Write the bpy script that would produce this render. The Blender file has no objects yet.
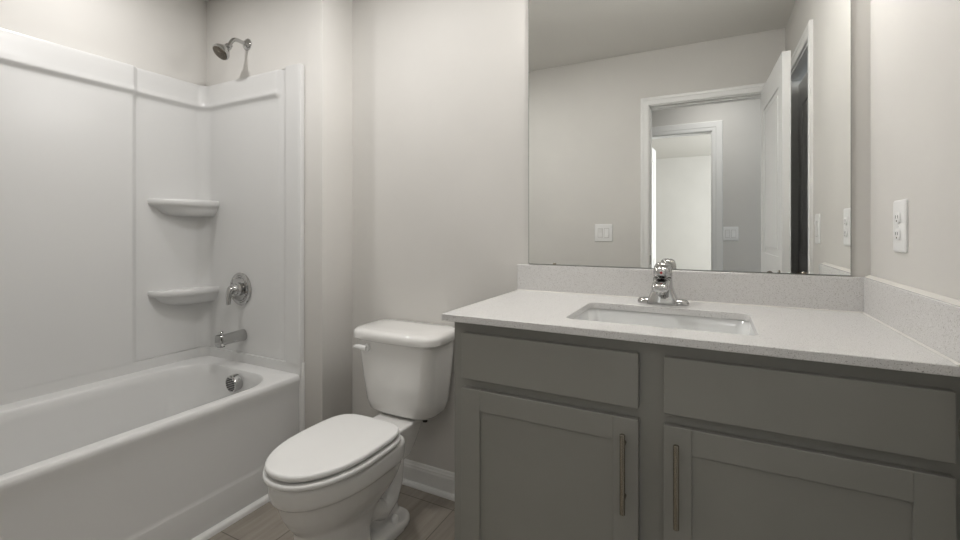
import bpy, bmesh, math
from mathutils import Vector, Matrix
PI = math.pi
S = bpy.context.scene
COL = S.collection

# ------------------------------------------------------------------ camera
F = 446.1
cam_d = bpy.data.cameras.new('camera')
cam = bpy.data.objects.new('camera', cam_d)
COL.objects.link(cam)
cam_d.sensor_fit = 'HORIZONTAL'
cam_d.sensor_width = 36.0
cam_d.lens = 36.0 * F / 960.0
cam_d.shift_y = -(270 - 229.55) / 960.0
cam_d.clip_start = 0.02
cam.location = (0, 0, 1.1665)
cam.rotation_euler = (PI / 2, 0, math.radians(27.19))
S.camera = cam

# ------------------------------------------------------------------ view / world / lights
S.view_settings.view_transform = 'Standard'
S.view_settings.look = 'None'
S.view_settings.gamma = 1.0
S.view_settings.exposure = -0.05
S.view_settings.use_curve_mapping = False
W = bpy.data.worlds.new('world')
S.world = W
W.use_nodes = True
W.node_tree.nodes['Background'].inputs[0].default_value = (0.85, 0.92, 1.0, 1)
W.node_tree.nodes['Background'].inputs[1].default_value = 1.0

WARM = (1.0, 0.979, 0.967)
def area(name, loc, rot, sx, sy, power, color=(1, 1, 1), shape='RECTANGLE', spread=PI):
    d = bpy.data.lights.new(name, 'AREA')
    d.shape = shape; d.size = sx
    if shape in ('RECTANGLE', 'ELLIPSE'): d.size_y = sy
    d.energy = power; d.color = color; d.spread = spread
    o = bpy.data.objects.new(name, d); COL.objects.link(o)
    o.location = loc; o.rotation_euler = rot
    return o
def bulb(name, loc, power, radius, color=WARM):
    d = bpy.data.lights.new(name, 'POINT')
    d.energy = power; d.shadow_soft_size = radius; d.color = color
    o = bpy.data.objects.new(name, d); COL.objects.link(o); o.location = loc
    return o
P_VAN, P_TUB, P_CEIL_FILL, P_HALL_FILL, P_FAR = 4.1, 4.7, 9.4, 4.3, 140.0
VX, VY, VZ = -0.138, 1.545, 2.14
for dx in (-0.2, 0.0, 0.2):
    bulb('vanity_bulb_light', (VX + dx, VY, VZ), P_VAN, 0.04)
TLX, TLY = -2.05, .845
area('tub_downlight', (TLX, TLY, 2.404), (0, 0, 0), 0.06, 0.06, P_TUB, WARM, 'DISK')
area('ceiling_fill', (-1.12, 1.0, 2.384), (0, 0, 0), 0.20, 0.20, P_CEIL_FILL, WARM)  # added fill to brighten the lower room, no known fixture
area('hall_fill', (0.05, -0.6, 2.40), (0, 0, 0), 0.3, 0.3, P_HALL_FILL, WARM, 'DISK')  # added fill light in the hall, no known fixture
area('far_room_daylight', (2.42, -3.0, 1.5), (0, PI / 2, 0), 1.4, 1.6, P_FAR, (0.95, 0.98, 1.0))

# ------------------------------------------------------------------ materials
def lin(c):
    return tuple(((v / 255) / 12.92 if v / 255 <= 0.04045 else ((v / 255 + 0.055) / 1.055) ** 2.4) for v in c) + (1,)
def mat(name, rgb, rough=0.5, metal=0.0, coat=0.0, spec=0.5):
    m = bpy.data.materials.new(name); m.use_nodes = True
    b = m.node_tree.nodes['Principled BSDF']
    b.inputs['Base Color'].default_value = lin(rgb)
    b.inputs['Roughness'].default_value = rough
    b.inputs['Metallic'].default_value = metal
    b.inputs['Coat Weight'].default_value = coat
    b.inputs['Specular IOR Level'].default_value = spec
    return m
def nodes(m):
    return m.node_tree.nodes, m.node_tree.links, m.node_tree.nodes['Principled BSDF']
def add_bump(m, scale, strength, dist=0.001, detail=2):
    N, L, b = nodes(m)
    tc = N.new('ShaderNodeTexCoord'); nz = N.new('ShaderNodeTexNoise'); bp = N.new('ShaderNodeBump')
    nz.inputs['Scale'].default_value = scale; nz.inputs['Detail'].default_value = detail
    bp.inputs['Strength'].default_value = strength; bp.inputs['Distance'].default_value = dist
    L.new(tc.outputs['Object'], nz.inputs['Vector']); L.new(nz.outputs['Fac'], bp.inputs['Height'])
    L.new(bp.outputs['Normal'], b.inputs['Normal'])
def add_mottle(m, rgb1, rgb2, scale, detail=3):
    N, L, b = nodes(m)
    tc = N.new('ShaderNodeTexCoord'); nz = N.new('ShaderNodeTexNoise'); rp = N.new('ShaderNodeValToRGB')
    nz.inputs['Scale'].default_value = scale; nz.inputs['Detail'].default_value = detail
    rp.color_ramp.elements[0].position = 0.3; rp.color_ramp.elements[1].position = 0.7
    rp.color_ramp.elements[0].color = lin(rgb1); rp.color_ramp.elements[1].color = lin(rgb2)
    L.new(tc.outputs['Object'], nz.inputs['Vector']); L.new(nz.outputs['Fac'], rp.inputs['Fac'])
    L.new(rp.outputs['Color'], b.inputs['Base Color'])

M = {}
M['wall'] = mat('wall_paint', (212.8, 210.7, 206.3), 0.75, spec=0.25)
add_mottle(M['wall'], (210.8, 208.7, 204.3), (214.8, 212.7, 208.3), 3.0); add_bump(M['wall'], 260, 0.08, 0.0006)
M['ceiling'] = mat('ceiling_paint', (222, 220, 215), 0.9, spec=0.1); add_bump(M['ceiling'], 180, 0.1, 0.001)
M['trim'] = mat('trim_white', (232, 232, 230), 0.35); add_bump(M['trim'], 30, 0.03, 0.0005)
M['door'] = mat('door_white', (230, 230, 229), 0.4); add_bump(M['door'], 40, 0.04, 0.0005)
M['acrylic'] = mat('tub_acrylic', (218, 218, 216.5), 0.28); add_bump(M['acrylic'], 7, 0.04, 0.002)
M['ceramic'] = mat('toilet_ceramic', (226, 225, 221), 0.10, coat=0.4); add_mottle(M['ceramic'], (228, 227, 224), (231, 230, 227), 4)
M['seat'] = mat('toilet_seat_plastic', (231, 231, 229), 0.16); add_mottle(M['seat'], (234, 234, 232), (236, 236, 234), 5)
M['basin'] = mat('sink_porcelain', (236, 237, 235), 0.08, coat=0.3); add_mottle(M['basin'], (227, 228, 227), (229, 230, 229), 5)
M['cabinet'] = mat('cabinet_gray_paint', (138, 137, 131), 0.42); add_mottle(M['cabinet'], (136, 135, 129), (140, 139, 133), 6); add_bump(M['cabinet'], 90, 0.05, 0.0004)
M['chrome'] = mat('chrome', (188, 188, 187), 0.07, metal=1.0); add_bump(M['chrome'], 20, 0.01, 0.0003)
M['nickel'] = mat('brushed_nickel', (158, 152, 140), 0.22, metal=1.0); add_bump(M['nickel'], 300, 0.05, 0.0002)
M['plastic'] = mat('plate_white', (236, 236, 235), 0.3); add_bump(M['plastic'], 60, 0.02, 0.0003)
M['gap_shade'] = mat('rocker_gap_shade', (196, 195, 192), 0.5); add_bump(M['gap_shade'], 60, 0.02, 0.0003)  # gray holds the shade of the gap around a rocker
M['dark'] = mat('dark_slot', (38, 36, 33), 0.6); add_bump(M['dark'], 60, 0.05, 0.0003)
M['red'] = mat('red_indicator', (150, 30, 32), 0.3); add_bump(M['red'], 60, 0.02, 0.0003)
M['nozzle'] = mat('shower_face_gray', (98, 90, 78), 0.45, metal=0.3)
M['caulk'] = mat('caulk', (215, 213, 207), 0.5); add_bump(M['caulk'], 80, 0.05, 0.0004)
M['glow'] = mat('lamp_glass', (240, 236, 228), 0.3)
_n, _l, _b = nodes(M['glow']); _b.inputs['Emission Color'].default_value = (1, .95, .88, 1); _b.inputs['Emission Strength'].default_value = 2.5
add_bump(M['glow'], 30, 0.02, 0.0003)
# mirror silvering
M['mirror'] = mat('mirror_silver', (240, 241, 239), 0.0, metal=1.0)
# nozzle dots on the shower face
N, L, b = nodes(M['nozzle'])
tc = N.new('ShaderNodeTexCoord'); vo = N.new('ShaderNodeTexVoronoi'); rp = N.new('ShaderNodeValToRGB')
vo.inputs['Scale'].default_value = 140; rp.color_ramp.elements[0].position = .2; rp.color_ramp.elements[1].position = .45
rp.color_ramp.elements[0].color = lin((60, 55, 48)); rp.color_ramp.elements[1].color = lin((104, 96, 83))
L.new(tc.outputs['Object'], vo.inputs['Vector']); L.new(vo.outputs['Distance'], rp.inputs['Fac']); L.new(rp.outputs['Color'], b.inputs['Base Color'])
# quartz : pale grey-white slab with fine grey and pale flecks
def quartz(name, base, flk, pale):
    m = mat(name, base, 0.22)
    N, L, b = nodes(m)
    tc = N.new('ShaderNodeTexCoord')
    def fleck(scale, lo, hi, detail=1.0):
        n = N.new('ShaderNodeTexNoise'); n.inputs['Scale'].default_value = scale; n.inputs['Detail'].default_value = detail
        r = N.new('ShaderNodeValToRGB'); r.color_ramp.elements[0].position = lo; r.color_ramp.elements[1].position = hi
        L.new(tc.outputs['Object'], n.inputs['Vector']); L.new(n.outputs['Fac'], r.inputs['Fac'])
        return r
    def mix(a, bcol, fac):
        x = N.new('ShaderNodeMix'); x.data_type = 'RGBA'
        L.new(fac.outputs['Color'], x.inputs['Factor'])
        if isinstance(a, tuple): x.inputs['A'].default_value = a
        else: L.new(a.outputs['Result'], x.inputs['A'])
        x.inputs['B'].default_value = bcol
        return x
    x = mix(lin(base), lin(flk), fleck(420, .60, .68))
    x = mix(x, lin(pale), fleck(300, .62, .70))
    d = tuple(int(v * .82) for v in flk)
    x = mix(x, lin(d), fleck(330, .69, .73))
    L.new(x.outputs['Result'], b.inputs['Base Color'])
    return m
M['quartz'] = quartz('quartz_speckled', (216, 215, 213), (184, 181, 177), (227, 226, 225))
# floor : large greige plank tiles
def floor_mat():
    m = mat('floor_tile', (120, 112, 101), 0.42)
    N, L, b = nodes(m)
    tc = N.new('ShaderNodeTexCoord'); mp = N.new('ShaderNodeMapping')
    mp.inputs['Location'].default_value = (1.447, -1.598 + 0.522 * 8, 0)
    br = N.new('ShaderNodeTexBrick'); br.offset = 0.0; br.squash = 1.0
    br.inputs['Scale'].default_value = 1.0; br.inputs['Brick Width'].default_value = 0.5; br.inputs['Row Height'].default_value = 0.522
    br.inputs['Mortar Size'].default_value = 0.0022; br.inputs['Mortar Smooth'].default_value = 0.2
    br.inputs['Color1'].default_value = lin((158, 151, 141)); br.inputs['Color2'].default_value = lin((151, 144, 134))
    br.inputs['Mortar'].default_value = lin((108, 102, 94))
    mp2 = N.new('ShaderNodeMapping'); mp2.inputs['Scale'].default_value = (26, 2.2, 1)
    nz = N.new('ShaderNodeTexNoise'); nz.inputs['Scale'].default_value = 1.6; nz.inputs['Detail'].default_value = 6
    rp = N.new('ShaderNodeValToRGB'); rp.color_ramp.elements[0].position = .3; rp.color_ramp.elements[1].position = .72
    rp.color_ramp.elements[0].color = (.78, .77, .76, 1); rp.color_ramp.elements[1].color = (1.1, 1.1, 1.1, 1)
    mx = N.new('ShaderNodeMix'); mx.data_type = 'RGBA'; mx.blend_type = 'MULTIPLY'; mx.inputs['Factor'].default_value = 1
    bp = N.new('ShaderNodeBump'); bp.inputs['Strength'].default_value = .3; bp.inputs['Distance'].default_value = .001; bp.invert = True
    L.new(tc.outputs['Object'], mp.inputs['Vector']); L.new(mp.outputs['Vector'], br.inputs['Vector'])
    L.new(tc.outputs['Object'], mp2.inputs['Vector']); L.new(mp2.outputs['Vector'], nz.inputs['Vector']); L.new(nz.outputs['Fac'], rp.inputs['Fac'])
    L.new(br.outputs['Color'], mx.inputs['A']); L.new(rp.outputs['Color'], mx.inputs['B']); L.new(mx.outputs['Result'], b.inputs['Base Color'])
    L.new(br.outputs['Fac'], bp.inputs['Height']); L.new(bp.outputs['Normal'], b.inputs['Normal'])
    return m
M['floor'] = floor_mat()

# ------------------------------------------------------------------ mesh helpers
def bm_new(): return bmesh.new()
def box(bm, x0, x1, y0, y1, z0, z1, bev=0.0, seg=2):
    r = bmesh.ops.create_cube(bm, size=1.0)
    vs = r['verts']
    bmesh.ops.scale(bm, vec=(x1 - x0, y1 - y0, z1 - z0), verts=vs)
    bmesh.ops.translate(bm, vec=((x0 + x1) / 2, (y0 + y1) / 2, (z0 + z1) / 2), verts=vs)
    if bev > 0:
        es = list({e for v in vs for e in v.link_edges})
        bmesh.ops.bevel(bm, geom=es, offset=bev, segments=seg, profile=0.5, affect='EDGES')
    return bm
def loft(bm, rings, cap0=True, cap1=True, closed=True):
    vr = [[bm.verts.new(p) for p in r] for r in rings]
    n = len(vr[0])
    for a, b in zip(vr, vr[1:]):
        for i in range(n if closed else n - 1):
            j = (i + 1) % n
            try: bm.faces.new((a[i], a[j], b[j], b[i]))
            except ValueError: pass
    if cap0: bm.faces.new(list(reversed(vr[0])))
    if cap1: bm.faces.new(vr[-1])
    return vr
def rr(cx, cy, hx, hy, r, z, n=6):
    """rounded rectangle ring in plan"""
    pts = []
    r = min(r, hx, hy)
    for k, (sx, sy) in enumerate(((1, 1), (-1, 1), (-1, -1), (1, -1))):
        for i in range(n + 1):
            a = PI / 2 * (k + i / n)
            pts.append((cx + sx * (hx - r) + r * math.cos(a), cy + sy * (hy - r) + r * math.sin(a), z))
    return pts
def rrb(x0, x1, y0, y1, r, z, n=8):
    return rr((x0 + x1) / 2, (y0 + y1) / 2, (x1 - x0) / 2, (y1 - y0) / 2, r, z, n)
def lathe(bm, prof, n=32, mtx=None):
    """prof: (radius, z) list, spun about z then moved by mtx"""
    rings = [[(r * math.cos(2 * PI * i / n), r * math.sin(2 * PI * i / n), z) for i in range(n)] for r, z in prof]
    if mtx is not None: rings = [[tuple(mtx @ Vector(p)) for p in r] for r in rings]
    return loft(bm, rings)
def tube(bm, pts, rad, n=16, flat=None):
    """sweep a circle (radius may vary) along points"""
    pts = [Vector(p) for p in pts]
    if not isinstance(rad, (list, tuple)): rad = [rad] * len(pts)
    rings = []; up = None
    for i, p in enumerate(pts):
        t = (pts[min(i + 1, len(pts) - 1)] - pts[max(i - 1, 0)]).normalized()
        if up is None: up = Vector((0, 0, 1)) if abs(t.z) < .9 else Vector((1, 0, 0))
        u = t.cross(up).normalized(); v = u.cross(t).normalized(); up = v
        rings.append([tuple(p + u * rad[i] * math.cos(2 * PI * k / n) + v * rad[i] * math.sin(2 * PI * k / n)) for k in range(n)])
    return loft(bm, rings)
def bez(p0, p1, p2, p3, n=12):
    p0, p1, p2, p3 = map(Vector, (p0, p1, p2, p3))
    return [p0 * (1 - t) ** 3 + p1 * 3 * t * (1 - t) ** 2 + p2 * 3 * t * t * (1 - t) + p3 * t ** 3 for t in (i / n for i in range(n + 1))]
def obj(name, bm, m, parent=None, smooth=None):
    bmesh.ops.recalc_face_normals(bm, faces=bm.faces)
    me = bpy.data.meshes.new(name); bm.to_mesh(me); bm.free()
    me.materials.append(M[m] if isinstance(m, str) else m)
    o = bpy.data.objects.new(name, me); COL.objects.link(o)
    if smooth is not None:
        me.shade_smooth()
        try: me.set_sharp_from_angle(angle=math.radians(smooth))
        except Exception: pass
    if parent is not None:
        o.parent = parent
        o.location = -parent.location if parent.parent is None else (0, 0, 0)
        if parent.parent is not None: o.location = (0, 0, 0)
    return o
def thing(name, label, cat, loc=(0, 0, 0), group=None):
    o = bpy.data.objects.new(name, None); COL.objects.link(o)
    o.empty_display_size = .05; o.location = loc
    o['label'] = label; o['category'] = cat
    if group: o['group'] = group
    return o
def tag(o, label, cat, group=None):
    o['label'] = label; o['category'] = cat
    if group: o['group'] = group
    return o
def struct(name, bm, m, label=None, cat=None, smooth=None):
    o = obj(name, bm, m, None, smooth); o['kind'] = 'structure'
    o['label'] = label; o['category'] = cat
    return o

# ------------------------------------------------------------------ key dimensions
D = 1.6812            # wall behind toilet and mirror
XR = 0.4194           # right wall
YB = 0.035            # door wall, bathroom face
XW = -1.576           # side of the plumbing wall
YW = 1.487            # front of the plumbing wall
XL = -2.445           # wall along the tub
HC = 2.414
YH = -1.074           # hall wall
T = 0.115

# ------------------------------------------------------------------ structure
bm = bm_new(); box(bm, -2.75, 2.6, -5.3, D + T, -0.08, 0.0)
struct('floor', bm, 'floor', 'greige square tile floor with thin dark joints', 'floor')
bm = bm_new(); box(bm, -2.75, 2.6, -5.3, D + T, HC, HC + 0.1)
struct('ceiling', bm, 'ceiling', 'plain painted ceiling seen in the mirror', 'ceiling')
bm = bm_new(); box(bm, XW - .02, XR + .02, D, D + T, 0, HC)
struct('wall_back', bm, 'wall', 'pale greige wall behind the toilet and mirror', 'wall')
bm = bm_new(); box(bm, XL - .1, XW, YW, D + T, 0, HC, 0.004)
struct('wall_plumbing', bm, 'wall', 'short greige wall section at the faucet end of the tub', 'wall', smooth=40)
bm = bm_new(); box(bm, XL - T, XL, -0.2, D, 0, HC)
struct('wall_left', bm, 'wall', 'greige wall above the long side of the tub surround', 'wall')
# right wall with the closet opening
CY0, CY1, CZ = 0.13, 0.805, 2.062
bm = bm_new()
box(bm, XR, XR + T, CY1, D + T, 0, HC); box(bm, XR, XR + T, -.08, CY0, 0, HC); box(bm, XR, XR + T, CY0, CY1, CZ, HC)
struct('wall_right', bm, 'wall', 'greige wall to the right of the vanity with an outlet', 'wall')
# door wall with the bathroom doorway
DX0, DX1, DZ = -0.375, 0.326, 2.033
bm = bm_new()
box(bm, XW - .1, DX0, YB - T, YB, 0, HC); box(bm, DX1, XR + .0, YB - T, YB, 0, HC); box(bm, DX0, DX1, YB - T, YB, DZ, HC)
box(bm, XL - T, XW - .1, -.2, -.075, 0, HC)
struct('wall_front', bm, 'wall', 'beige wall around the open doorway reflected in the mirror', 'wall')
# hallway and far room
HX0, HX1 = -0.63, 0.02
bm = bm_new()
box(bm, -2.7, HX0, YH - T, YH, 0, HC); box(bm, HX1, 2.5, YH - T, YH, 0, HC); box(bm, HX0, HX1, YH - T, YH, DZ, HC)
struct('wall_hall', bm, 'wall', 'shaded gray hallway wall seen through the reflected doorway', 'wall')
bm = bm_new(); box(bm, 1.9, 2.0, YH, YB - T, 0, HC); box(bm, -2.7, -2.6, YH, -.2, 0, HC)
struct('wall_hall_end', bm, 'wall', 'end walls of the hallway outside the bathroom', 'wall')
bm = bm_new(); box(bm, -2.7, 2.6, -5.2, -5.1, 0, HC)
struct('wall_far', bm, 'wall', 'bright white far wall seen through two reflected doorways', 'wall')
bm = bm_new(); box(bm, -2.7, -2.6, -5.1, YH - T, 0, HC)
struct('wall_far_left', bm, 'wall', 'left wall of the bright room across the hall', 'wall')
bm = bm_new()
wy0, wy1, wz0, wz1 = -3.8, -2.2, .8, 2.2
box(bm, 2.5, 2.6, -5.1, wy0, 0, HC); box(bm, 2.5, 2.6, wy1, YH - T, 0, HC)
box(bm, 2.5, 2.6, wy0, wy1, 0, wz0); box(bm, 2.5, 2.6, wy0, wy1, wz1, HC)
struct('wall_far_right', bm, 'wall', 'window wall of the bright room across the hall', 'wall')

def casing(name, label, pts_axis, face, out, along, x0, x1, zt, w=0.058, parts=True):
    """door casing around an opening x0..x1 on plane 'face'; out = +1/-1; along 'x' or 'y'"""
    bm = bm_new()
    # mitred frame swept from a stepped profile: (offset across the width, projection)
    prof = [(0.0, 0.0), (0.0, 0.009), (0.006, 0.012), (0.030, 0.013), (0.036, 0.016), (w - .006, 0.017), (w, 0.013), (w, 0.0)]
    rings = []
    for cx, cz, sx, sz in ((x0, 0.0, -1, 0), (x0, zt, -1, 1), (x1, zt, 1, 1), (x1, 0.0, 1, 0)):
        ring = []
        for a, p in prof:
            u = cx + sx * a; z = cz + sz * a; v = face + out * p
            ring.append((u, v, z) if along == 'x' else (v, u, z))
        rings.append(ring)
    loft(bm, rings)
    return struct(name, bm, 'trim', label, 'trim')
bm = bm_new()
casing('trim_1', 'white casing around the open bathroom doorway in the mirror', None, YB, 1, 'x', DX0, DX1, DZ, 0.054)
casing('trim_2', 'white casing of the second doorway across the hall', None, YH, 1, 'x', HX0, HX1, DZ, .085)
casing('trim_3', 'white casing of the dark closet door on the right wall', None, XR, -1, 'y', CY0, CY1, CZ)
casing('trim_4', 'hall side casing of the bathroom doorway', None, YB - T, -1, 'x', DX0, DX1, DZ)
# jambs
bm = bm_new(); t = .005
box(bm, DX0, DX0 + t, YB - T, YB, 0, DZ); box(bm, DX1 - t * .15, DX1, YB - T, YB, 0, DZ); box(bm, DX0, DX1, YB - T, YB, DZ - t, DZ)
box(bm, DX0 + t, DX0 + t + .005, YB - T + .02, YB - .042, 0, DZ - t); box(bm, DX0 + t, DX1, YB - T + .02, YB - .042, DZ - t - .01, DZ - t)
struct('trim_5', bm, 'trim', 'white jamb lining of the bathroom doorway', 'trim')
bm = bm_new()
box(bm, HX0, HX0 + t, YH - T, YH, 0, DZ); box(bm, HX1 - t, HX1, YH - T, YH, 0, DZ); box(bm, HX0, HX1, YH - T, YH, DZ - t, DZ)
struct('trim_6', bm, 'trim', 'white jamb lining of the doorway across the hall', 'trim')
# baseboards
def base_profile(h=0.105):
    return [(0, 0), (.014, 0), (.014, h - .028), (.012, h - .022), (.012, h - .016), (.009, h - .012), (.007, h - .004), (.004, h), (0, h)]
def baseboard(name, label, path, shoe=True):
    """path of (x, y, nx, ny) corners, profile pushed out along n"""
    bm = bm_new()
    loft(bm, [[(x + nx * a, y + ny * a, z) for a, z in base_profile()] for x, y, nx, ny in path])
    sh = [(.014, 0), (.030, 0), (.0295, .006), (.027, .012), (.022, .017), (.014, .019)]
    loft(bm, [[(x + nx * a, y + ny * a, z) for a, z in sh] for x, y, nx, ny in path])
    return struct(name, bm, 'trim', label, 'baseboard')
baseboard('baseboard_back', 'white moulded baseboard behind the toilet', [(XW, D + .004, 1, -1), (-.668, D, 0, -1)])
baseboard('baseboard_plumbing', 'white baseboard beside the tub end', [(-1.69, YW, 0, -1), (XW, YW, 1, -1), (XW, D + .004, 1, -1)])
baseboard('baseboard_front', 'white baseboard left of the doorway', [(-1.67, YB, 0, 1), (DX0 - .059, YB, 0, 1)])

# bathroom door, open against the right wall
def panel_door(name, label, w, h, th, panels, m='door'):
    """leaf in local coords: x 0..w, y 0..th, z 0..h; both faces carry the recessed panels"""
    bm = bm_new()
    box(bm, 0, w, .006, th - .006, 0, h)
    st = .105
    for y0, y1 in ((0, .006), (th - .006, th)):
        box(bm, 0, st, y0, y1, 0, h); box(bm, w - st, w, y0, y1, 0, h)
        zs = [0]
        for a, b_ in panels: zs += [a, b_]
        zs.append(h)
        for i in range(0, len(zs), 2): box(bm, st, w - st, y0, y1, zs[i], zs[i + 1])
        for a, b_ in panels:
            yy0, yy1 = (0.001, .006) if y0 == 0 else (th - .006, th - .001)
            box(bm, st + .035, w - st - .035, yy0, yy1, a + .035, b_ - .035, .004, 1)
    o = struct(name, bm, m, label, 'door')
    return o
def knob(parent, x, z, th, both=True):
    bm = bm_new()
    for s, y in ((-1, 0), (1, th)):
        m4 = Matrix.Translation((x, y, z)) @ Matrix.Rotation(-s * PI / 2, 4, 'X')
        lathe(bm, [(.001, 0), (.032, 0), (.032, .006), (.014, .010), (.011, .022), (.014, .026), (.025, .034), (.027, .044), (.022, .053), (.008, .057), (.001, .057)], 24, m4)
    o = obj('door_knob', bm, 'nickel', None, 40); o.parent = parent
    return o
def hinges(parent, th, zs):
    for z in zs:
        bm = bm_new(); lathe(bm, [(.001, 0), (.006, 0), (.006, .09), (.001, .09)], 12, Matrix.Translation((-.004, th, z)))
        h = obj('hinge', bm, 'nickel', None, 40); h.parent = parent
d1 = panel_door('door_1', 'white panelled bathroom door standing open along the right wall', .70, 2.02, .035, [(.24, .86), (1.02, 1.88)])
d1.location = (0.3225, 0.062, 0.008); d1.rotation_euler = (0, 0, PI / 2 - math.radians(2.2))
knob(d1, .70 - .065, .925, .035)
d2 = panel_door('door_2', 'closed panelled closet door in the shade behind the open door', CY1 - CY0 - .03, 2.01, .035, [(.24, .86), (1.02, 1.87)])
d2.location = (XR + .085, CY0 + .015, 0.008); d2.rotation_euler = (0, 0, PI / 2)
bm = bm_new(); lathe(bm, [(.001, 0), (.032, 0), (.032, .006), (.014, .010), (.011, .022), (.025, .034), (.026, .042), (.008, .050), (.001, .050)], 24,
      Matrix.Translation((CY1 - CY0 - .03 - .06, .035, .95)) @ Matrix.Rotation(-PI / 2, 4, 'X'))
k = obj('door_knob', bm, 'nickel', None, 40); k.parent = d2
bm = bm_new()
box(bm, XR, XR + T, CY0, CY0 + .012, 0, CZ); box(bm, XR, XR + T, CY1 - .012, CY1, 0, CZ); box(bm, XR, XR + T, CY0, CY1, CZ - .012, CZ)
struct('trim_7', bm, 'trim', 'white jamb lining of the closet door', 'trim')
d3 = panel_door('door_3', 'white door opened into the bright room across the hall', .62, 2.01, .035, [(.24, .86), (1.02, 1.87)])
d3.location = (HX0 + .05, YH - T - .005, 0.008); d3.rotation_euler = (0, 0, -PI / 2 + math.radians(3))
# window of the far room (source of its daylight)
bm = bm_new()
fw = .05
box(bm, 2.52, 2.58, wy0, wy0 + fw, wz0, wz1); box(bm, 2.52, 2.58, wy1 - fw, wy1, wz0, wz1)
box(bm, 2.52, 2.58, wy0, wy1, wz0, wz0 + fw); box(bm, 2.52, 2.58, wy0, wy1, wz1 - fw, wz1); box(bm, 2.53, 2.57, wy0, wy1, 1.48, 1.52)
struct('window_1', bm, 'trim', 'white window frame of the room across the hall', 'window')

# ------------------------------------------------------------------ bathtub
AX = -1.6925
TY0, TY1, TXL = -0.07, 1.468, -2.436
tub = thing('bathtub', 'white alcove bathtub with a plain apron front along the left wall', 'bathtub', (-2.06, .7, 0))
bm = bm_new()
H = .490
n = 8
rings = [
    rrb(TXL, AX - .010, TY0, TY1, .004, 0, n), rrb(TXL, AX - .0005, TY0, TY1, .004, .140, n), rrb(TXL, AX - .002, TY0, TY1, .004, .145, n),
    rrb(TXL, AX - .0045, TY0, TY1, .004, .152, n), rrb(TXL, AX - .006, TY0, TY1, .004, .162, n),
    rrb(TXL, AX - .011, TY0, TY1, .005, H - .10, n), rrb(TXL, AX - .006, TY0, TY1, .006, H - .05, n), rrb(TXL, AX - .001, TY0, TY1, .008, H - .028, n),
    rrb(TXL, AX - .001, TY0, TY1, .008, H - .018, n), rrb(TXL, AX - .004, TY0, TY1, .008, H - .009, n), rrb(TXL, AX - .009, TY0 + .003, TY1, .010, H - .003, n),
rrb(TXL + .0, AX - .020, TY0 + .01, TY1, .012, H, n),
    rrb(TXL + .085, AX - .043, TY0 + .07, TY1 - .072, .16, H, n), rrb(TXL + .092, AX - .050, TY0 + .077, TY1 - .079, .16, H - .003, n),
    rrb(TXL + .097, AX - .055, TY0 + .082, TY1 - .084, .16, H - .012, n), rrb(TXL + .104, AX - .060, TY0 + .10, TY1 - .090, .16, H - .05, n),
    rrb(TXL + .135, AX - .078, TY0 + .20, TY1 - .125, .16, .16, n), rrb(TXL + .155, AX - .095, TY0 + .25, TY1 - .150, .15, .115, n),
    rrb(TXL + .20, AX - .14, TY0 + .32, TY1 - .20, .12, .095, n), rrb(TXL + .26, AX - .20, TY0 + .45, TY1 - .30, .08, .092, n)]
loft(bm, rings, False, True)
obj('tub_shell', bm, 'acrylic', tub, 32)
# raised back ledge meeting the surround
bm = bm_new()
def strip(bm, z0, z1, w):
    a = [(TXL + .001, TY0 + .001), (TXL + .001, TY1 + .012), (AX - .001, TY1 + .012)]
    b_ = [(TXL + w, TY0 + .001), (TXL + w, TY1 + .012 - w), (AX - .001, TY1 + .012 - w)]
    def corner(p, r, k=7):
        out = [p[0]]
        c = (p[1][0] + r, p[1][1] - r)
        for i in range(k + 1):
            t_ = PI - (PI / 2) * i / k
            out.append((c[0] + r * math.cos(t_), c[1] + r * math.sin(t_)))
        out.append(p[2]); return out
    A = corner(a, .01); B = corner(b_, .05)
    ring = A + B[::-1]
    ring2 = [(x, y) for x, y in ring]
    loft(bm, [[(x, y, z0) for x, y in ring], [(x, y, z1) for x, y in ring2]])
strip(bm, H - .004, H + .046, .014)
obj('ledge', bm, 'acrylic', tub, 40)
bm = bm_new()
mo = Matrix.Translation((-2.015, TY1 - .104, .435)) @ Matrix.Rotation(PI / 2 + .07, 4, 'X')
lathe(bm, [(.001, -.01), (.039, -.01), (.040, .020), (.038, .026), (.034, .027), (.001, .0275)], 36, mo)
ov = obj('overflow_plate', bm, 'chrome', tub, 40)
bm = bm_new()
for i in range(-3, 4):
    hw = math.sqrt(max(.031 ** 2 - (i * .0088) ** 2, 0))
    b2 = bm_new(); box(b2, -hw, hw, i * .0088 - .0022, i * .0088 + .0022, .0268, .0285)
    b2.transform(mo); me_ = bpy.data.meshes.new('t'); b2.to_mesh(me_); b2.free(); bm.from_mesh(me_); bpy.data.meshes.remove(me_)
sl = obj('louvre_slots', bm, 'dark', None); sl.parent = ov
bm = bm_new(); lathe(bm, [(.001, .0925), (.035, .0925), (.035, .096), (.028, .098), (.001, .0975)], 28, Matrix.Translation((-2.06, 1.08, 0)))
obj('drain', bm, 'chrome', tub, 40)
# floor strip along the apron
bm = bm_new()
prof = [(-.008, 0.0), (.014, 0), (.014, .012), (.011, .018), (.005, .022), (-.008, .023)]
loft(bm, [[(AX + .0005 + a, y, z) for a, z in prof] for y in (YB + .032, YW - .001)])
struct('trim_8', bm, 'trim', 'white quarter round strip along the foot of the tub apron', 'trim', 40)

bm = bm_new()
loft(bm, [[(AX - .014, YW - .0005, z), (AX + .005, YW - .0005, z), (AX + .0048, YW - .006, z), (AX + .003, YW - .011, z), (AX + .0005, YW - .0135, z), (AX - .014, YW - .0185, z)] for z in (.0235, .545)])
struct('trim_9', bm, 'trim', 'narrow white bead between tub apron and wall', 'trim', 40)

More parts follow.
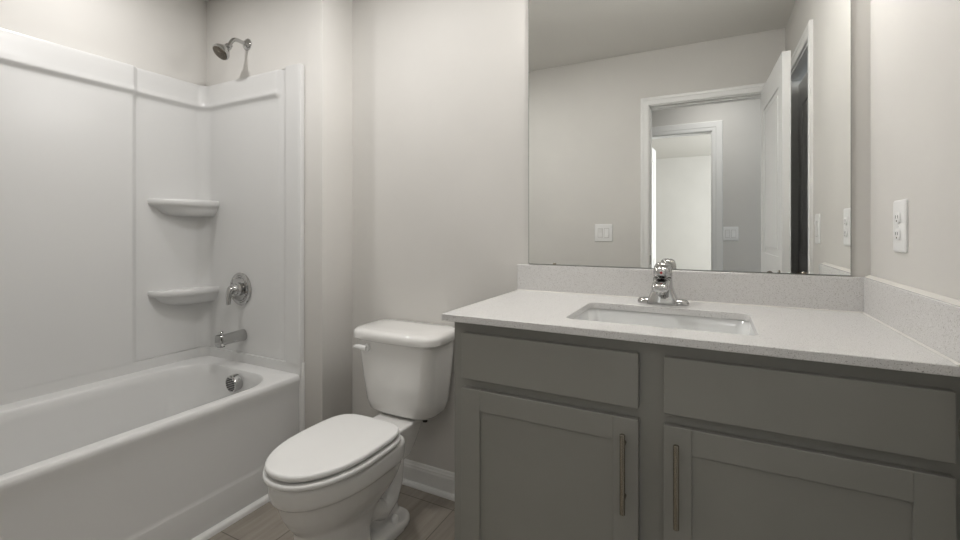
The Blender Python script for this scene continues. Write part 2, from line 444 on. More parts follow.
# ------------------------------------------------------------------ tub surround
sur = thing('tub_surround', 'glossy white three-wall tub surround with corner shelves above the tub', 'tub surround', (-2.4, 1.4, .5))
XP, YP_ = -2.438, 1.477             # recessed panel surfaces
R = 0.055
path = []                            # (x, y, nx, ny, base offset, cap offset)
def smst(t): t = max(0, min(1, t)); return t * t * (3 - 2 * t)
ys = [TY0 + .01, .4, .8, 1.0, 1.10, 1.115] + [1.12 + .03 * i / 8 for i in range(9)] + [1.17, 1.22, 1.3, 1.36, YP_ - R - .005]
for y in ys:
    st = smst((y - 1.12) / .03)
    path.append((XP, y, 1, 0, .017 * (1 - st), .026 * (1 - st) + .010 * st))
for i in range(13):
    a = PI - (PI / 2) * i / 12
    path.append((XP + R + R * math.cos(a), YP_ - R + R * math.sin(a), -math.cos(a), -math.sin(a), 0, .010))
cx0, cx1 = -1.865, -1.785
xs2 = [XP + R + .005, -2.3, -2.2, -2.0, -1.9, -1.88] + [cx0 + (cx1 - cx0) * i / 20 for i in range(21)] + [-1.78, -1.74, -1.71, -1.700, -1.695, -1.6925]
for x in xs2:
    t_ = (x - cx0) / (cx1 - cx0)
    dip = 1 - smst(t_ / .35); rise = smst((t_ - .60) / .40)
    col = -.007 * smst(t_ / .45) * (1 - rise) + .016 * rise
    edge = -.004 * smst((x + 1.700) / .0075)
    path.append((x, YP_, 0, -1, col + edge, (.010 * dip) + col + edge))
ztop = 1.9407
def zs_profile():
    L_ = []
    for z in (.5365, .55, .8, 1.2, 1.6, 1.78, 1.798): L_.append((z, 0.0))
    L_ += [(1.806, .25), (1.811, .6), (1.816, 1.0), (1.821, 1.35), (1.826, 1.5), (1.832, 1.4), (1.840, 1.15), (1.852, 1.0), (1.89, 1.0), (1.925, 1.0)]
    L_ += [(1.934, .9), (ztop - .002, .7), (ztop, .35)]
    return L_
bm = bm_new()
rows = []
for z, f in zs_profile():
    rows.append([(x + nx * (b_ + (c - b_) * f), y + ny * (b_ + (c - b_) * f), z) for x, y, nx, ny, b_, c in path])
rows.append([(x - nx * .004, y - ny * .004, ztop) for x, y, nx, ny, b_, c in path])
rows.insert(0, [(x - nx * .005, y - ny * .005, .5363) for x, y, nx, ny, b_, c in path])
vr = loft(bm, rows, False, False, closed=False)
# front return edge of the flange to the wall
e = [r[-1] for r in vr]
back = [bm.verts.new((v.co.x, YW - .0005, v.co.z)) for v in e]
for i in range(len(e) - 1): bm.faces.new((e[i], e[i + 1], back[i + 1], back[i]))
obj('wall_panel', bm, 'acrylic', sur, 35)
def shelf(z, zdip):
    """corner shelf : plan from the left wall to the plumbing wall, thick rounded front, belly under"""
    bm = bm_new()
    x0, y1 = XP - .001, YP_ + .001
    yL, xR_ = 1.195, -2.318
    def plan(s, k=14):
        # front curve from (x0, yL) to (xR_, y1), s scales about the corner
        pts = []
        A = Vector((x0, y1 - (y1 - yL) * s, 0)); B = Vector((x0 + (xR_ - x0) * s, y1, 0))
        c1 = A + Vector((.105 * s, .012 * s, 0)); c2 = B + Vector((.016 * s, -.15 * s, 0))
        for p in bez(A, c1, c2, B, k): pts.append((p.x, p.y))
        return pts
    rings = []
    for s, zz in ((.60, z - .082), (.70, z - .076), (.78, z - .066), (.84, z - .052), (.88, z - .040), (.94, z - .034), (.985, z - .030), (1.0, z - .022), (1.004, z - .014), (.998, z - .005), (.975, z), (.95, z), (.92, z - .003), (.5, z - .005)):
        ring = [(x, y, zz) for x, y in plan(s)] + [(x0, y1, zz)]
        rings.append(ring)
    loft(bm, rings)
    return obj('corner_shelf', bm, 'acrylic', sur, 50)
shelf(1.318, 0); shelf(.866, 0)

# ------------------------------------------------------------------ shower fittings
FXX = -2.10
sh = thing('overhead_shower', 'chrome shower head on a bent arm above the tub surround', 'shower head', (FXX, YW, 2.11))
bm = bm_new(); lathe(bm, [(.001, 0.0005), (.030, .0005), (.030, .004), (.026, .010), (.014, .017), (.011, .020), (.001, .020)], 32, Matrix.Translation((FXX, YW, 2.112)) @ Matrix.Rotation(PI / 2, 4, 'X'))
obj('flange', bm, 'chrome', sh, 40)
arm = [(FXX, YW - .012, 2.112)] + bez((FXX, YW - .03, 2.113), (FXX - .002, YW - .075, 2.118), (FXX - .004, YW - .078, 2.114), (FXX - .006, YW - .097, 2.070), 14)
bm = bm_new(); tube(bm, arm, .0095, 16); obj('shower_arm', bm, 'chrome', sh, 60)
dirv = Vector((-.08, -.66, -.74)).normalized()
m4 = Matrix.Translation((FXX - .005, YW - .092, 2.076)) @ dirv.to_track_quat('Z', 'Y').to_matrix().to_4x4()
bm = bm_new(); lathe(bm, [(.001, -.004), (.012, -.004), (.014, .004), (.017, .010), (.017, .018), (.014, .022), (.020, .028), (.030, .040), (.038, .052), (.041, .058), (.041, .068), (.038, .071), (.001, .071)], 40, m4)
hd = obj('spray_head', bm, 'chrome', sh, 35)
bm = bm_new(); lathe(bm, [(.001, .0705), (.036, .0705), (.0365, .073), (.034, .0745), (.012, .0745), (.011, .0765), (.001, .0765)], 40, m4)
fc = obj('spray_face', bm, 'nozzle', None, 40); fc.parent = hd; fc['label'] = 'dark gray spray face'

VZc = .862; VXc = -2.138
sv = thing('shower_valve', 'round chrome shower valve trim with a short lever handle', 'shower valve', (VXc, YP_, VZc))
rot = Matrix.Rotation(PI / 2, 4, 'X')
bm = bm_new(); lathe(bm, [(.001, .0008), (.083, .0008), (.084, .004), (.079, .009), (.070, .011), (.066, .007), (.060, .007), (.056, .013), (.001, .0145)], 56, Matrix.Translation((VXc, YP_, VZc)) @ rot)
obj('escutcheon', bm, 'chrome', sv, 35)
bm = bm_new(); lathe(bm, [(.001, .012), (.034, .012), (.034, .022), (.028, .026), (.025, .030), (.030, .034), (.030, .044), (.024, .053), (.010, .057), (.001, .057)], 32, Matrix.Translation((VXc, YP_, VZc)) @ rot)
hub = obj('handle_hub', bm, 'chrome', sv, 40)
bm = bm_new()
lv = bez((VXc + .002, YP_ - .040, VZc + .004), (VXc + .004, YP_ - .066, VZc + .012), (VXc + .004, YP_ - .071, VZc - .01), (VXc + .006, YP_ - .072, VZc - .070), 12)
tube(bm, lv, [.020, .0195, .019, .018, .017, .016, .0148, .0138, .013, .0122, .0115, .011, .0095], 16)
obj('lever', bm, 'chrome', sv, 60)

SPX, SPZ = -2.118, .628
sp = thing('tub_spout', 'chrome tub spout with a diverter knob over the tub', 'tub spout', (SPX, YP_, SPZ))
bm = bm_new()
def spr(y, hx, z0, z1):
    return [(SPX + hx * sx * 1.0, y, z) for sx, z in ()] 
rings = []
for dy, hw, zc, hz, p in ((.001, .030, 0, .030, 1), (.006, .031, 0, .031, 1), (.03, .030, 0, .029, 1), (.07, .027, -.001, .027, .9), (.10, .025, -.002, .026, .7), (.116, .0245, -.003, .029, .45), (.130, .024, -.004, .030, .4), (.136, .021, -.004, .027, .4)):
    ring = []
    for i in range(28):
        a = 2 * PI * i / 28; ex = p if p < 1 else 1.0
        c, s = math.cos(a), math.sin(a)
        ring.append((SPX + hw * math.copysign(abs(c) ** ex, c), YP_ - dy, SPZ + zc + hz * math.copysign(abs(s) ** ex, s)))
    rings.append(ring)
loft(bm, rings); so = obj('spout_body', bm, 'chrome', sp, 40)
bm = bm_new(); lathe(bm, [(.001, .0), (.004, .0), (.004, .012), (.009, .014), (.009, .021), (.006, .024), (.001, .024)], 18, Matrix.Translation((SPX, YP_ - .118, SPZ + .018)))
obj('diverter_knob', bm, 'chrome', sp, 40)
bm = bm_new(); box(bm, SPX - .013, SPX + .013, YP_ - .130, YP_ - .106, SPZ - .0355, SPZ - .031, .001, 1)
obj('outlet_mouth', bm, 'dark', sp)

# ------------------------------------------------------------------ toilet
TX = -1.153
toi = thing('toilet', 'white two-piece toilet with closed lid between tub and vanity', 'toilet', (TX, 1.25, 0))
def egg(yf, yb, w, z, wide=.58, n=40, pw=2.1, back_w=0.62):
    """egg ring: front tip at yf, squarish back at yb, half width w"""
    pts = []
    ym = yf + (yb - yf) * wide
    for i in range(n):
        a = 2 * PI * i / n
        c, s = math.cos(a), math.sin(a)
        if s <= 0:
            x = w * math.copysign(abs(c) ** (2 / pw), c); y = ym + (ym - yf) * math.copysign(abs(s) ** (2 / pw), s)
        else:
            e_ = 2 / 4.2
            x = w * math.copysign(abs(c) ** e_, c); y = ym + (yb - ym) * abs(s) ** e_
        pts.append((TX + x, y, z))
    return pts
bm = bm_new()
ZR = .388
# bowl
loft(bm, [egg(1.03, 1.26, .080, .10), egg(1.00, 1.30, .096, .185), egg(.982, 1.33, .108, .207), egg(.966, 1.35, .121, .228), egg(.950, 1.37, .134, .258), egg(.938, 1.385, .144, .292), egg(.929, 1.388, .149, .315),
          egg(.916, 1.39, .159, .323), egg(.912, 1.39, .162, .334), egg(.910, 1.39, .164, .355), egg(.910, 1.39, .164, ZR - .010), egg(.915, 1.385, .160, ZR - .003), egg(.921, 1.38, .154, ZR)])
# deck under the tank
loft(bm, [rr(TX, 1.43, .060, .09, .03, .24), rr(TX, 1.435, .072, .11, .03, .29), rr(TX, 1.44, .084, .12, .03, .34), rr(TX, 1.445, .092, .13, .03, ZR - .010), rr(TX, 1.445, .092, .13, .03, ZR - .004), rr(TX, 1.445, .088, .126, .03, ZR)])
# pedestal
loft(bm, [egg(.985, 1.26, .102, 0, .55), egg(.985, 1.26, .101, .03, .55), egg(.992, 1.255, .095, .07, .55), egg(.997, 1.25, .091, .13, .55), egg(.99, 1.25, .096, .22, .55)])
# trapway swelling and rear column
loft(bm, [rr(TX, 1.38, .050, .09, .04, .02), rr(TX, 1.38, .040, .08, .04, .10), rr(TX, 1.40, .046, .075, .04, .20), rr(TX, 1.42, .060, .085, .04, .30)])
for s in (-1, 1):
    tube(bm, [(TX + s * .040, 1.18, .24), (TX + s * .046, 1.23, .20), (TX + s * .046, 1.285, .135), (TX + s * .043, 1.335, .105), (TX + s * .041, 1.385, .125), (TX + s * .040, 1.415, .18), (TX + s * .038, 1.425, .24), (TX + s * .03, 1.43, .30)], [.04, .043, .043, .041, .040, .039, .038, .036], 14)
# foot
loft(bm, [egg(1.17, 1.485, .104, 0, .5), egg(1.17, 1.485, .104, .020, .5), egg(1.175, 1.48, .100, .032, .5), egg(1.185, 1.47, .088, .038, .5)])
bo = obj('bowl', bm, 'ceramic', toi)
rm = bo.modifiers.new('remesh', 'REMESH'); rm.mode = 'VOXEL'; rm.voxel_size = .0055; rm.use_smooth_shade = True
sm = bo.modifiers.new('smooth', 'SMOOTH'); sm.factor = .5; sm.iterations = 4
# seat ring and lid
def slab(name, yf, yb, w, z0, z1, r, m, wide=.56, pw=2.15):
    bm = bm_new()
    k = 5
    rings = [egg(yf + r, yb - r, w - r, z0, wide, 48, pw)]
    for i in range(k + 1):
        a = -PI / 2 + PI / 2 * i / k
        rings.append(egg(yf + r - r * math.cos(a), yb - r + r * math.cos(a), w - r + r * math.cos(a), z0 + r + r * math.sin(a), wide, 48, pw))
    for i in range(k + 1):
        a = PI / 2 * i / k
        rings.append(egg(yf + r - r * math.cos(a), yb - r + r * math.cos(a), w - r + r * math.cos(a), z1 - r + r * math.sin(a), wide, 48, pw))
    rings.append(egg(yf + .03, yb - .02, w - .03, z1 + .0012, wide, 48, pw)); rings.append(egg(yf + .12, yb - .08, w - .10, z1 + .003, wide, 48, pw))
    loft(bm, rings)
    return obj(name, bm, m, toi, 50)
slab('seat', .897, 1.357, .170, ZR + .0045, ZR + .0225, .008, 'seat')
slab('seat_lid', .903, 1.355, .164, ZR + .0290, ZR + .049, .009, 'seat')
for s in (-1, 1):
    bm = bm_new(); box(bm, TX + s * .068 - .020, TX + s * .068 + .020, 1.350, 1.377, ZR - .002, ZR + .030, .006, 2)
    obj('seat_hinge', bm, 'seat', toi, 50)
    bm = bm_new(); lathe(bm, [(.001, .028), (.015, .028), (.015, .046), (.012, .054), (.006, .058), (.001, .0585)], 20, Matrix.Translation((TX + s * .072, 1.385, .006)))
    obj('bolt_cap', bm, 'seat', toi, 50)
# tank
def tankring(z, hx, y0, y1, bow, r, n=8):
    base = rr(TX, (y0 + y1) / 2, hx, (y1 - y0) / 2, r, z, n)
    out = []
    for x, y, zz in base:
        u = (x - TX) / hx
        f = max(0, (y1 - y) / (y1 - y0))
        out.append((x, y - bow * (1 - u * u) * f, zz))
    return out
bm = bm_new()
tz = [(.388, .125, 1.520, 1.645, .01, .05), (.392, .145, 1.500, 1.655, .014, .055), (.408, .160, 1.485, 1.660, .017, .06), (.445, .170, 1.477, 1.664, .018, .06), (.55, .180, 1.468, 1.667, .018, .055), (.65, .188, 1.461, 1.669, .018, .05), (.707, .191, 1.458, 1.670, .018, .05)]
# subdivide side edges for the bow
def dens(ring):
    out = []
    for a, b_ in zip(ring, ring[1:] + ring[:1]):
        out.append(a)
        dlen = (Vector(b_) - Vector(a)).length
        if dlen > .06:
            for k in range(1, 8): out.append(tuple(Vector(a).lerp(Vector(b_), k / 8)))
    return out
TT = TX - .005
def tring(z, hx, y0, y1, bow, r):
    hx = hx + .005
    base = rr(TT, (y0 + y1) / 2, hx, (y1 - y0) / 2, r, z, 8)
    # fixed-topology densify: insert 7 points on each of the 4 straight sides
    out = []
    per = 9
    for k in range(4):
        seg = base[k * per:(k + 1) * per]; nxt = base[((k + 1) * per) % 36]
        out += seg
        for j in range(1, 8): out.append(tuple(Vector(seg[-1]).lerp(Vector(nxt), j / 8)))
    res = []
    for x, y, zz in out:
        u = (x - TT) / hx; f = max(0, (y1 - y) / (y1 - y0))
        res.append((x, y - bow * (1 - u * u) * f, zz))
    return res
loft(bm, [tring(*t_) for t_ in tz])
obj('tank', bm, 'ceramic', toi, 50)
bm = bm_new()
lz = [(0.7040, .195, 1.458, 1.670), (0.7050, .206, 1.448, 1.674), (0.7090, .211, 1.443, 1.675), (0.7280, .212, 1.442, 1.675), (0.7390, .209, 1.446, 1.674), (0.7460, .200, 1.455, 1.671), (0.7490, .185, 1.470, 1.663), (0.7505, .11, 1.52, 1.62)]
loft(bm, [tring(z, hx, y0, y1, .020, .055) for z, hx, y0, y1 in lz])
obj('tank_lid', bm, 'ceramic', toi, 50)
bm = bm_new()
lathe(bm, [(.001, 0), (.018, 0), (.018, .010), (.014, .017), (.001, .017)], 24, Matrix.Translation((TX - .120, 1.454, .674)) @ Matrix.Rotation(PI / 2, 4, 'X'))
tube(bm, [(TX - .118, 1.436, .672), (TX - .130, 1.433, .673), (TX - .150, 1.433, .675), (TX - .168, 1.435, .674), (TX - .182, 1.438, .671), (TX - .186, 1.439, .670)], [.011, .0115, .0105, .009, .007, .004], 14)
obj('flush_lever', bm, 'seat', toi, 60)
for s in (-1, 1):
    bm = bm_new(); lathe(bm, [(.001, .366), (.010, .366), (.010, .376), (.007, .377), (.007, .392), (.001, .392)], 16, Matrix.Translation((TX + s * .100, 1.55, 0)))
    obj('tank_bolt', bm, 'dark', toi, 40)

# ------------------------------------------------------------------ vanity
VL, VF = -0.663, 1.128
HCT = .9236
CB = HCT - .020
van = thing('vanity_cabinet', 'gray shaker vanity cabinet under the white countertop', 'vanity cabinet', (-.13, 1.4, 0))
bm = bm_new()
box(bm, VL, VL + .016, VF + .0182, D - .016, .10, CB, 0); box(bm, XR - .022, XR - .004, VF + .0182, D - .016, .10, CB)       # sides
box(bm, VL + .016, XR - .022, D - .030, D - .016, .10, CB); box(bm, VL + .016, XR - .022, VF + .02, D - .03, .10, .116)   # back, bottom
box(bm, VL, VL + .016, VF + .07, D - .016, .0, .10)
box(bm, VL, VL + .042, VF, VF + .018, .10, CB); box(bm, XR - .040, XR - .003, VF, VF + .018, .10, CB)                 # stiles
box(bm, -.165, -.073, VF, VF + .018, .10, CB)
box(bm, VL + .042, -.165, VF, VF + .018, .855, CB); box(bm, -.073, XR - .040, VF, VF + .018, .855, CB)              # rails
box(bm, VL + .042, -.165, VF, VF + .018, .705, .755); box(bm, -.073, XR - .040, VF, VF + .018, .705, .755)
box(bm, VL + .042, -.165, VF, VF + .018, .10, .14); box(bm, -.073, XR - .040, VF, VF + .018, .10, .14)
obj('face_frame', bm, 'cabinet', van)
bm = bm_new(); box(bm, VL + .016, XR - .004, VF + .07, VF + .085, 0, .10); obj('toe_kick', bm, 'cabinet', van)
for x0, x1 in ((-.628, -.149), (-.093, .3965)):
    bm = bm_new(); box(bm, x0, x1, VF - .021, VF - .001, .743, .873, .0015, 1); obj('drawer_front', bm, 'cabinet', van, 30)
def shaker(x0, x1, z0, z1, hx):
    bm = bm_new()
    y0, y1 = VF - .021, VF - .001; s = .058
    box(bm, x0, x0 + s, y0, y1, z0, z1, .001, 1); box(bm, x1 - s, x1, y0, y1, z0, z1, .001, 1)
    box(bm, x0 + s, x1 - s, y0 + .0004, y1, z1 - s, z1, .001, 1); box(bm, x0 + s, x1 - s, y0 + .0004, y1, z0, z0 + s, .001, 1)
    box(bm, x0 + s - .004, x1 - s + .004, y0 + .006, y1 - .003, z0 + s - .004, z1 - s + .004)
    d = obj('cabinet_door', bm, 'cabinet', van, 30)
    bm = bm_new()
    zt, zb = .689, .502; yb = VF - .052
    tube(bm, [(hx, yb, zb), (hx, yb, zb + .001), (hx, yb, zt - .001), (hx, yb, zt)], [.0052, .0062, .0062, .0052], 16)
    for z in (zt - .03, zb + .03): tube(bm, [(hx, yb, z), (hx, VF - .0215, z)], .0048, 12)
    h = obj('bar_handle', bm, 'nickel', None, 40); h.parent = d; h['label'] = 'brushed nickel bar handle'
shaker(-.628, -.149, .125, .716, -.180); shaker(-.093, .3965, .125, .716, -.065)

# countertop with sink cut-out
YC = 1.095
XCL = -.687
ct = thing('countertop', 'white speckled quartz countertop with backsplash and side splash', 'countertop', (-.13, 1.4, CB))
bm = bm_new()
SX0, SX1, SY0, SY1 = -.354, .102, 1.194, 1.502
YS = 1.6634; XS = XR - .0205
n = 8
def outer(z, i=0.0):
    x0, x1, y0, y1 = XCL + i, XR - .001, YC + i, D - .002
    out = []
    ref = rrb(SX0, SX1, SY0, SY1, .028, z, n)
    cx, cy = (SX0 + SX1) / 2, (SY0 + SY1) / 2
    # project each inner ring vertex outward to the slab rectangle, hitting the corners exactly
    per = n + 1
    corners = [(x1, y1), (x0, y1), (x0, y0), (x1, y0)]
    for k in range(4):
        for j in range(per):
            f = j / n
            c = corners[k]
            if k == 0: p = (x1, SY1 + (y1 - SY1) * min(1, 2 * f)) if f <= .5 else (x1 + (SX1 - x1) * (2 * f - 1), y1)
            elif k == 1: p = (SX0 + (x0 - SX0) * min(1, 2 * f), y1) if f <= .5 else (x0, y1 + (SY1 - y1) * (2 * f - 1))
            elif k == 2: p = (x0, SY0 + (y0 - SY0) * min(1, 2 * f)) if f <= .5 else (x0 + (SX0 - x0) * (2 * f - 1), y0)
            else: p = (SX1 + (x1 - SX1) * min(1, 2 * f), y0) if f <= .5 else (x1, y0 + (SY0 - y0) * (2 * f - 1))
            out.append((p[0], p[1], z))
    return out
inn = lambda z, g=0: rrb(SX0 - g, SX1 + g, SY0 - g, SY1 + g, .028 + g, z, n)
bv = .0015
rings = [inn(CB), outer(CB, bv), outer(CB + bv), outer(HCT - bv), outer(HCT, bv), inn(HCT, bv), inn(HCT - bv), inn(CB)]
loft(bm, rings, False, False)
bmesh.ops.remove_doubles(bm, verts=bm.verts, dist=1e-6)
obj('slab', bm, 'quartz', ct)
bm = bm_new(); box(bm, XCL, XR - .001, YS, D - .002, HCT + .0002, HCT + .1031, .0015, 1); obj('backsplash', bm, 'quartz', ct)
bm = bm_new(); box(bm, XS, XR - .001, YC + .0005, YS - .0002, HCT + .0002, HCT + .1031, .0015, 1); obj('side_splash', bm, 'quartz', ct)
bm = bm_new()
loft(bm, [[(XS - .0008, y, HCT), (XS - .004, y, HCT + .0004), (XS - .0006, y, HCT + .004)] for y in (YC + .002, YS - .001)])
loft(bm, [[(x, YS - .0008, HCT), (x, YS - .004, HCT + .0004), (x, YS - .0006, HCT + .004)] for x in (XCL + .002, XS - .001)])
tz_ = HCT + .1031
loft(bm, [[(XS + .006, y, tz_ + .0004), (XR - .0012, y, tz_ + .0004), (XR - .0012, y, tz_ + .007), (XR - .006, y, tz_ + .005)] for y in (YC + .002, YS + .016)])
obj('caulk_line', bm, 'caulk', ct)

# sink
snk = thing('sink', 'white rectangular undermount sink set in the countertop', 'sink', (-.125, 1.35, CB - .14))
bm = bm_new()
g = .006
def sk(i, z, r): return rrb(SX0 - g + i, SX1 + g - i, SY0 - g + i, SY1 + g - i, r, z, 8)
zt = CB - .0006
rings = [sk(-.02, zt, .04), sk(0, zt, .034), sk(.003, zt - .003, .034), sk(.010, zt - .05, .04), sk(.020, zt - .105, .05), sk(.035, zt - .130, .05), sk(.065, zt - .142, .05), sk(.11, zt - .146, .03)]
loft(bm, rings, False, True)
out = [sk(-.02, zt, .04), sk(-.02, zt - .012, .04), sk(-.004, zt - .016, .04), sk(.008, zt - .115, .05), sk(.05, zt - .156, .05)]
loft(bm, out, False, True)
bmesh.ops.remove_doubles(bm, verts=bm.verts, dist=1e-6)
obj('basin', bm, 'basin', snk, 50)
bm = bm_new(); lathe(bm, [(.001, 0), (.030, 0), (.030, .003), (.022, .005), (.018, .003), (.001, .004)], 28, Matrix.Translation((-.125, 1.37, zt - .1458)))
obj('drain', bm, 'chrome', snk, 40)

# faucet
FX, FY = -.135, 1.574
fau = thing('faucet', 'chrome single-handle centerset faucet behind the sink', 'faucet', (FX, FY, HCT))
bm = bm_new()
z0 = HCT + .0003
loft(bm, [rr(FX, FY, .078, .026, .026, z0, 10), rr(FX, FY, .079, .027, .027, z0 + .006, 10), rr(FX, FY, .076, .0245, .0245, z0 + .012, 10), rr(FX, FY, .072, .020, .02, z0 + .0165, 10), rr(FX, FY, .060, .014, .014, z0 + .018, 10)])
obj('base_plate', bm, 'chrome', fau, 50)
bm = bm_new()
prof = [(.001, .046, .034), (.008, .0455, .034), (.016, .044, .033), (.022, .042, .032), (.030, .0385, .030), (.042, .0335, .028), (.056, .0300, .0265), (.070, .0285, .026), (.086, .0282, .0258)]
loft(bm, [rr(FX, FY, hx, hy, .010, z0 + z, 6) for z, hx, hy in prof])
obj('body', bm, 'chrome', fau, 40)
bm = bm_new()
rings = []
for dy, hx, zc, hz in ((.0, .0245, .070, .018), (.025, .0245, .070, .0175), (.05, .0245, .069, .0165), (.08, .0245, .066, .0150), (.103, .024, .063, .0135), (.114, .022, .062, .0115), (.118, .017, .062, .007)):
    ring = []
    for i in range(32):
        a = 2 * PI * i / 32; c, s = math.cos(a), math.sin(a); e_ = .55
        ring.append((FX + hx * math.copysign(abs(c) ** e_, c), FY - dy, z0 + zc + hz * math.copysign(abs(s) ** e_, s)))
    rings.append(ring)
loft(bm, rings)
so = obj('spout', bm, 'chrome', fau, 50)
bm = bm_new(); lathe(bm, [(.001, .043), (.011, .043), (.0115, .052), (.001, .053)], 20, Matrix.Translation((FX, FY - .100, z0)))
ae = obj('aerator', bm, 'chrome', None, 40); ae.parent = so
bm = bm_new()
lathe(bm, [(.001, .0865), (.026, .0865), (.0285, .090), (.0290, .098), (.0285, .110), (.0265, .121), (.022, .130), (.014, .135), (.001, .1365)], 36, Matrix.Translation((FX, FY, z0)))
rings = []
for dy, hx, zc, hz in ((.0, .026, .112, .021), (.020, .026, .111, .0195), (.038, .0255, .109, .0175), (.050, .024, .107, .015), (.056, .019, .106, .011), (.057, .014, .106, .008)):
    ring = []
    for i in range(28):
        a = 2 * PI * i / 28; c, s = math.cos(a), math.sin(a); e_ = .75
        ring.append((FX + hx * math.copysign(abs(c) ** e_, c), FY - dy, z0 + zc + hz * math.copysign(abs(s) ** e_, s)))
    rings.append(ring)
loft(bm, rings)
ha = obj('handle', bm, 'chrome', fau, 45)
bm = bm_new(); lathe(bm, [(.001, 0), (.0042, 0), (.0042, .002), (.001, .0028)], 16, Matrix.Translation((FX, FY - .0568, z0 + .106)) @ Matrix.Rotation(PI / 2, 4, 'X'))
ind = obj('temperature_mark', bm, 'red', None, 40); ind.parent = ha; ind['label'] = 'small red temperature dot'

# ------------------------------------------------------------------ mirror
mi = thing('mirror', 'large frameless wall mirror above the vanity', 'mirror', (-.138, D, 1.03))
ML, MR, MB, MT = -.6410, .3726, 1.0304, 2.10
bm = bm_new(); box(bm, ML, MR, D - .0055, D - .0005, MB, MT); obj('mirror_glass', bm, 'mirror', mi)
# bevelled pale edge of the glass
bm = bm_new()
for x in (ML - .0012, MR): box(bm, x, x + .0012, D - .0056, D - .0005, MB, MT)
box(bm, ML, MR, D - .0056, D - .0005, MB - .0012, MB)
M['edge'] = mat('glass_edge', (96, 104, 98), 0.2); add_bump(M['edge'], 60, .02, .0003)
obj('glass_edge', bm, 'edge', mi)
for x in (-.535, .26):
    bm = bm_new(); box(bm, x - .006, x + .006, D - .0085, D - .0058, MB - .0012, MB + .006, .001, 1)
    obj('mirror_clip', bm, 'nickel', mi, 40)

# ------------------------------------------------------------------ outlets and switches
def plate_frame(face, out, along, u, z, w, h, name, label, cat):
    """returns (thing, place(bm)) ; local frame: a along the wall, p out of the wall, z up"""
    def tr(bm2):
        for v in bm2.verts:
            a, p, zz = v.co
            v.co = Vector((u + a * 1, face + out * p, z + zz)) if along == 'x' else Vector((face + out * p, u + a, z + zz))
        return bm2
    loc = (u, face, z) if along == 'x' else (face, u, z)
    t_ = thing(name, label, cat, loc)
    bm = bm_new()
    loft(bm, [[(a, p, zz) for a, zz, _ in rr(0, 0, w / 2 - i, h / 2 - i, .006, 0, 4)] for p, i in ((.0004, 0), (.004, 0), (.0065, .003), (.0068, .006))])
    obj('cover_plate', tr(bm), 'plastic', t_, 40)
    return t_, tr
def screw(tr, t_, a, zz):
    bm = bm_new(); b2 = [(a + .003 * math.cos(2 * PI * i / 12), zz + .003 * math.sin(2 * PI * i / 12)) for i in range(12)]
    loft(bm, [[(x, p, y) for x, y in b2] for p in (.0066, .0078)])
    obj('screw', tr(bm), 'plastic', t_, 40)
def outlet(*args):
    t_, tr = plate_frame(*args)
    for s in (-1, 1):
        bm = bm_new()
        pts = []
        for i in range(24):
            a = 2 * PI * i / 24
            x = .0172 * math.cos(a); y = .0172 * math.sin(a)
            pts.append((x, max(-.0135, min(.0135, y))))
        loft(bm, [[(x * k, p, s * .0205 + y * k) for x, y in pts] for p, k in ((.006, 1), (.0095, 1), (.0102, .95))])
        f_ = obj('receptacle', tr(bm), 'plastic', t_, 40)
        bm = bm_new()
        for a in (-.0065, .0065): box(bm, a - .0009, a + .0009, .0098, .0106, s * .0205 - .002, s * .0205 + .006)
        box(bm, -.0022, .0022, .0098, .0106, s * .0205 - .0100, s * .0205 - .0060)
        sl_ = obj('slots', tr(bm), 'dark', None); sl_.parent = f_
    screw(tr, t_, 0, 0)
def switch(gangs, *args):
    t_, tr = plate_frame(*args)
    for g_ in range(gangs):
        ac = (g_ - (gangs - 1) / 2) * .046
        bm = bm_new()
        loft(bm, [[(ac + sx * .0175, p, sz * .034) for sx, sz in ((-1, -1), (1, -1), (1, 1), (-1, 1))] for p in (.006, .0071)])
        fr_ = obj('rocker_gap', tr(bm), 'gap_shade', t_)  # flat gray rim in place of the shaded gap
        bm = bm_new()
        r_ = [[(ac + sx * .0150, p0, zz) for sx in (-1, 1)] for zz, p0 in ((-.031, .0115 if g_ else .0085), (0, .009), (.031, .0080 if g_ else .0115))]
        ring = lambda sx: [(ac + sx * .0150, .0068, -.031)] + [(ac + sx * .0150, p0, zz) for zz, p0 in ((-.031, .0130 if g_ else .0085), (0, .0095), (.031, .0080 if g_ else .0130))] + [(ac + sx * .0150, .0068, .031)]
        loft(bm, [ring(-1), ring(1)])
        ro_ = obj('rocker', tr(bm), 'plastic', None); ro_.parent = fr_
outlet(XR, -1, 'y', 1.4416, 1.175, .078, .128, 'outlet', 'white duplex outlet on the right wall above the side splash', 'outlet')
switch(1, XR, -1, 'y', .975, 1.17, .078, .128, 'light_switch', 'white single switch seen edge-on in the mirror beside the closet casing', 'light switch')
switch(2, YB, 1, 'x', -.687, 1.142, .128, .128, 'light_switch', 'white two-rocker switch plate on the beige wall left of the reflected doorway', 'light switch')
switch(2, YH, 1, 'x', .165, 1.13, .118, .122, 'light_switch', 'white switch plate on the gray hallway wall seen through the doorway', 'light switch')
# strike plate on the latch-side jamb
bm = bm_new(); box(bm, DX0 + .0052, DX0 + .0070, YB - .040, YB - .008, .92, .985, .0005, 1)
tag(obj('strike_plate', bm, 'nickel'), 'metal strike plate on the left jamb of the reflected doorway', 'strike plate')

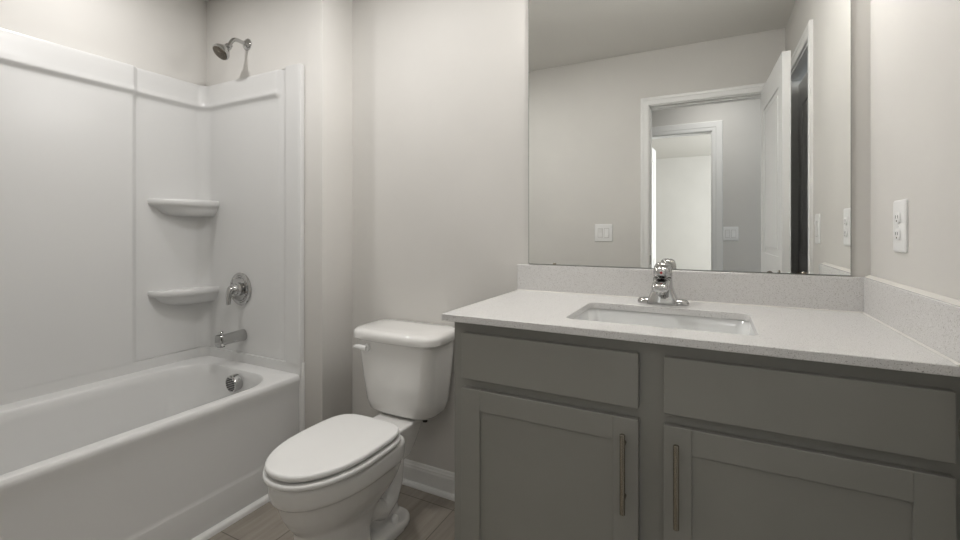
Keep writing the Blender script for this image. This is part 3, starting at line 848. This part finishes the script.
# ------------------------------------------------------------------ lamps
vl = thing('vanity_light', 'three-shade vanity light bar above the mirror', 'lamp', (VX, D, 2.22))
bm = bm_new(); box(bm, VX - .30, VX + .30, D - .028, D - .001, 2.19, 2.27, .004, 2); obj('back_plate', bm, 'nickel', vl, 40)
for dx in (-.2, 0, .2):
    x = VX + dx
    bm = bm_new(); tube(bm, bez((x, D - .02, 2.23), (x, D - .08, 2.25), (x, VY + .0, 2.27), (x, VY, 2.235), 10), .007, 12); obj('arm', bm, 'nickel', vl, 60)
    bm = bm_new()
    lathe_pts = [(.020, 2.240), (.028, 2.236), (.040, 2.215), (.050, 2.185), (.053, 2.180), (.046, 2.186), (.036, 2.214), (.024, 2.232), (.020, 2.235)]
    rings = [[(x + r * math.cos(2 * PI * i / 28), VY + r * math.sin(2 * PI * i / 28), z) for i in range(28)] for r, z in lathe_pts]
    loft(bm, rings + [rings[0]], False, False); obj('glass_shade', bm, 'glow', vl, 50)
def downlight(name, label, x, y, r):
    t_ = thing(name, label, 'lamp', (x, y, HC))
    bm = bm_new()
    prof = [(r, HC - .0005), (r + .022, HC - .0005), (r + .022, HC - .004), (r + .018, HC - .007), (r + .002, HC - .005), (r, HC - .002)]
    rings = [[(x + q * math.cos(2 * PI * i / 32), y + q * math.sin(2 * PI * i / 32), z) for i in range(32)] for q, z in prof]
    loft(bm, rings + [rings[0]], False, False); obj('trim_ring', bm, 'trim', t_, 40)
    bm = bm_new(); lathe(bm, [(.001, HC - .0004), (r, HC - .0004), (r, HC - .002), (.001, HC - .002)], 32, Matrix.Translation((x, y, 0))); obj('lens', bm, 'glow', t_, 40)
downlight('ceiling_light', 'round recessed light in the ceiling over the tub', TLX, TLY, .065)
downlight('ceiling_light', 'added round fill light in the hallway ceiling, out of view', .05, -.6, .15)  # housing for the added hall fill, unseen

fl = thing('ceiling_fill', 'added square fill light on the bathroom ceiling, out of view', 'lamp', (-1.12, 1.0, HC))  # invented housing for the added ceiling fill, kept out of the mirror
bm = bm_new(); box(bm, -1.25, -.99, .87, 1.13, HC - .018, HC - .0005, .006, 2); obj('fill_housing', bm, 'trim', fl, 40)
bm = bm_new(); box(bm, -1.225, -1.015, .895, 1.105, HC - .024, HC - .0185, .003, 2); obj('lens', bm, 'glow', fl, 40)
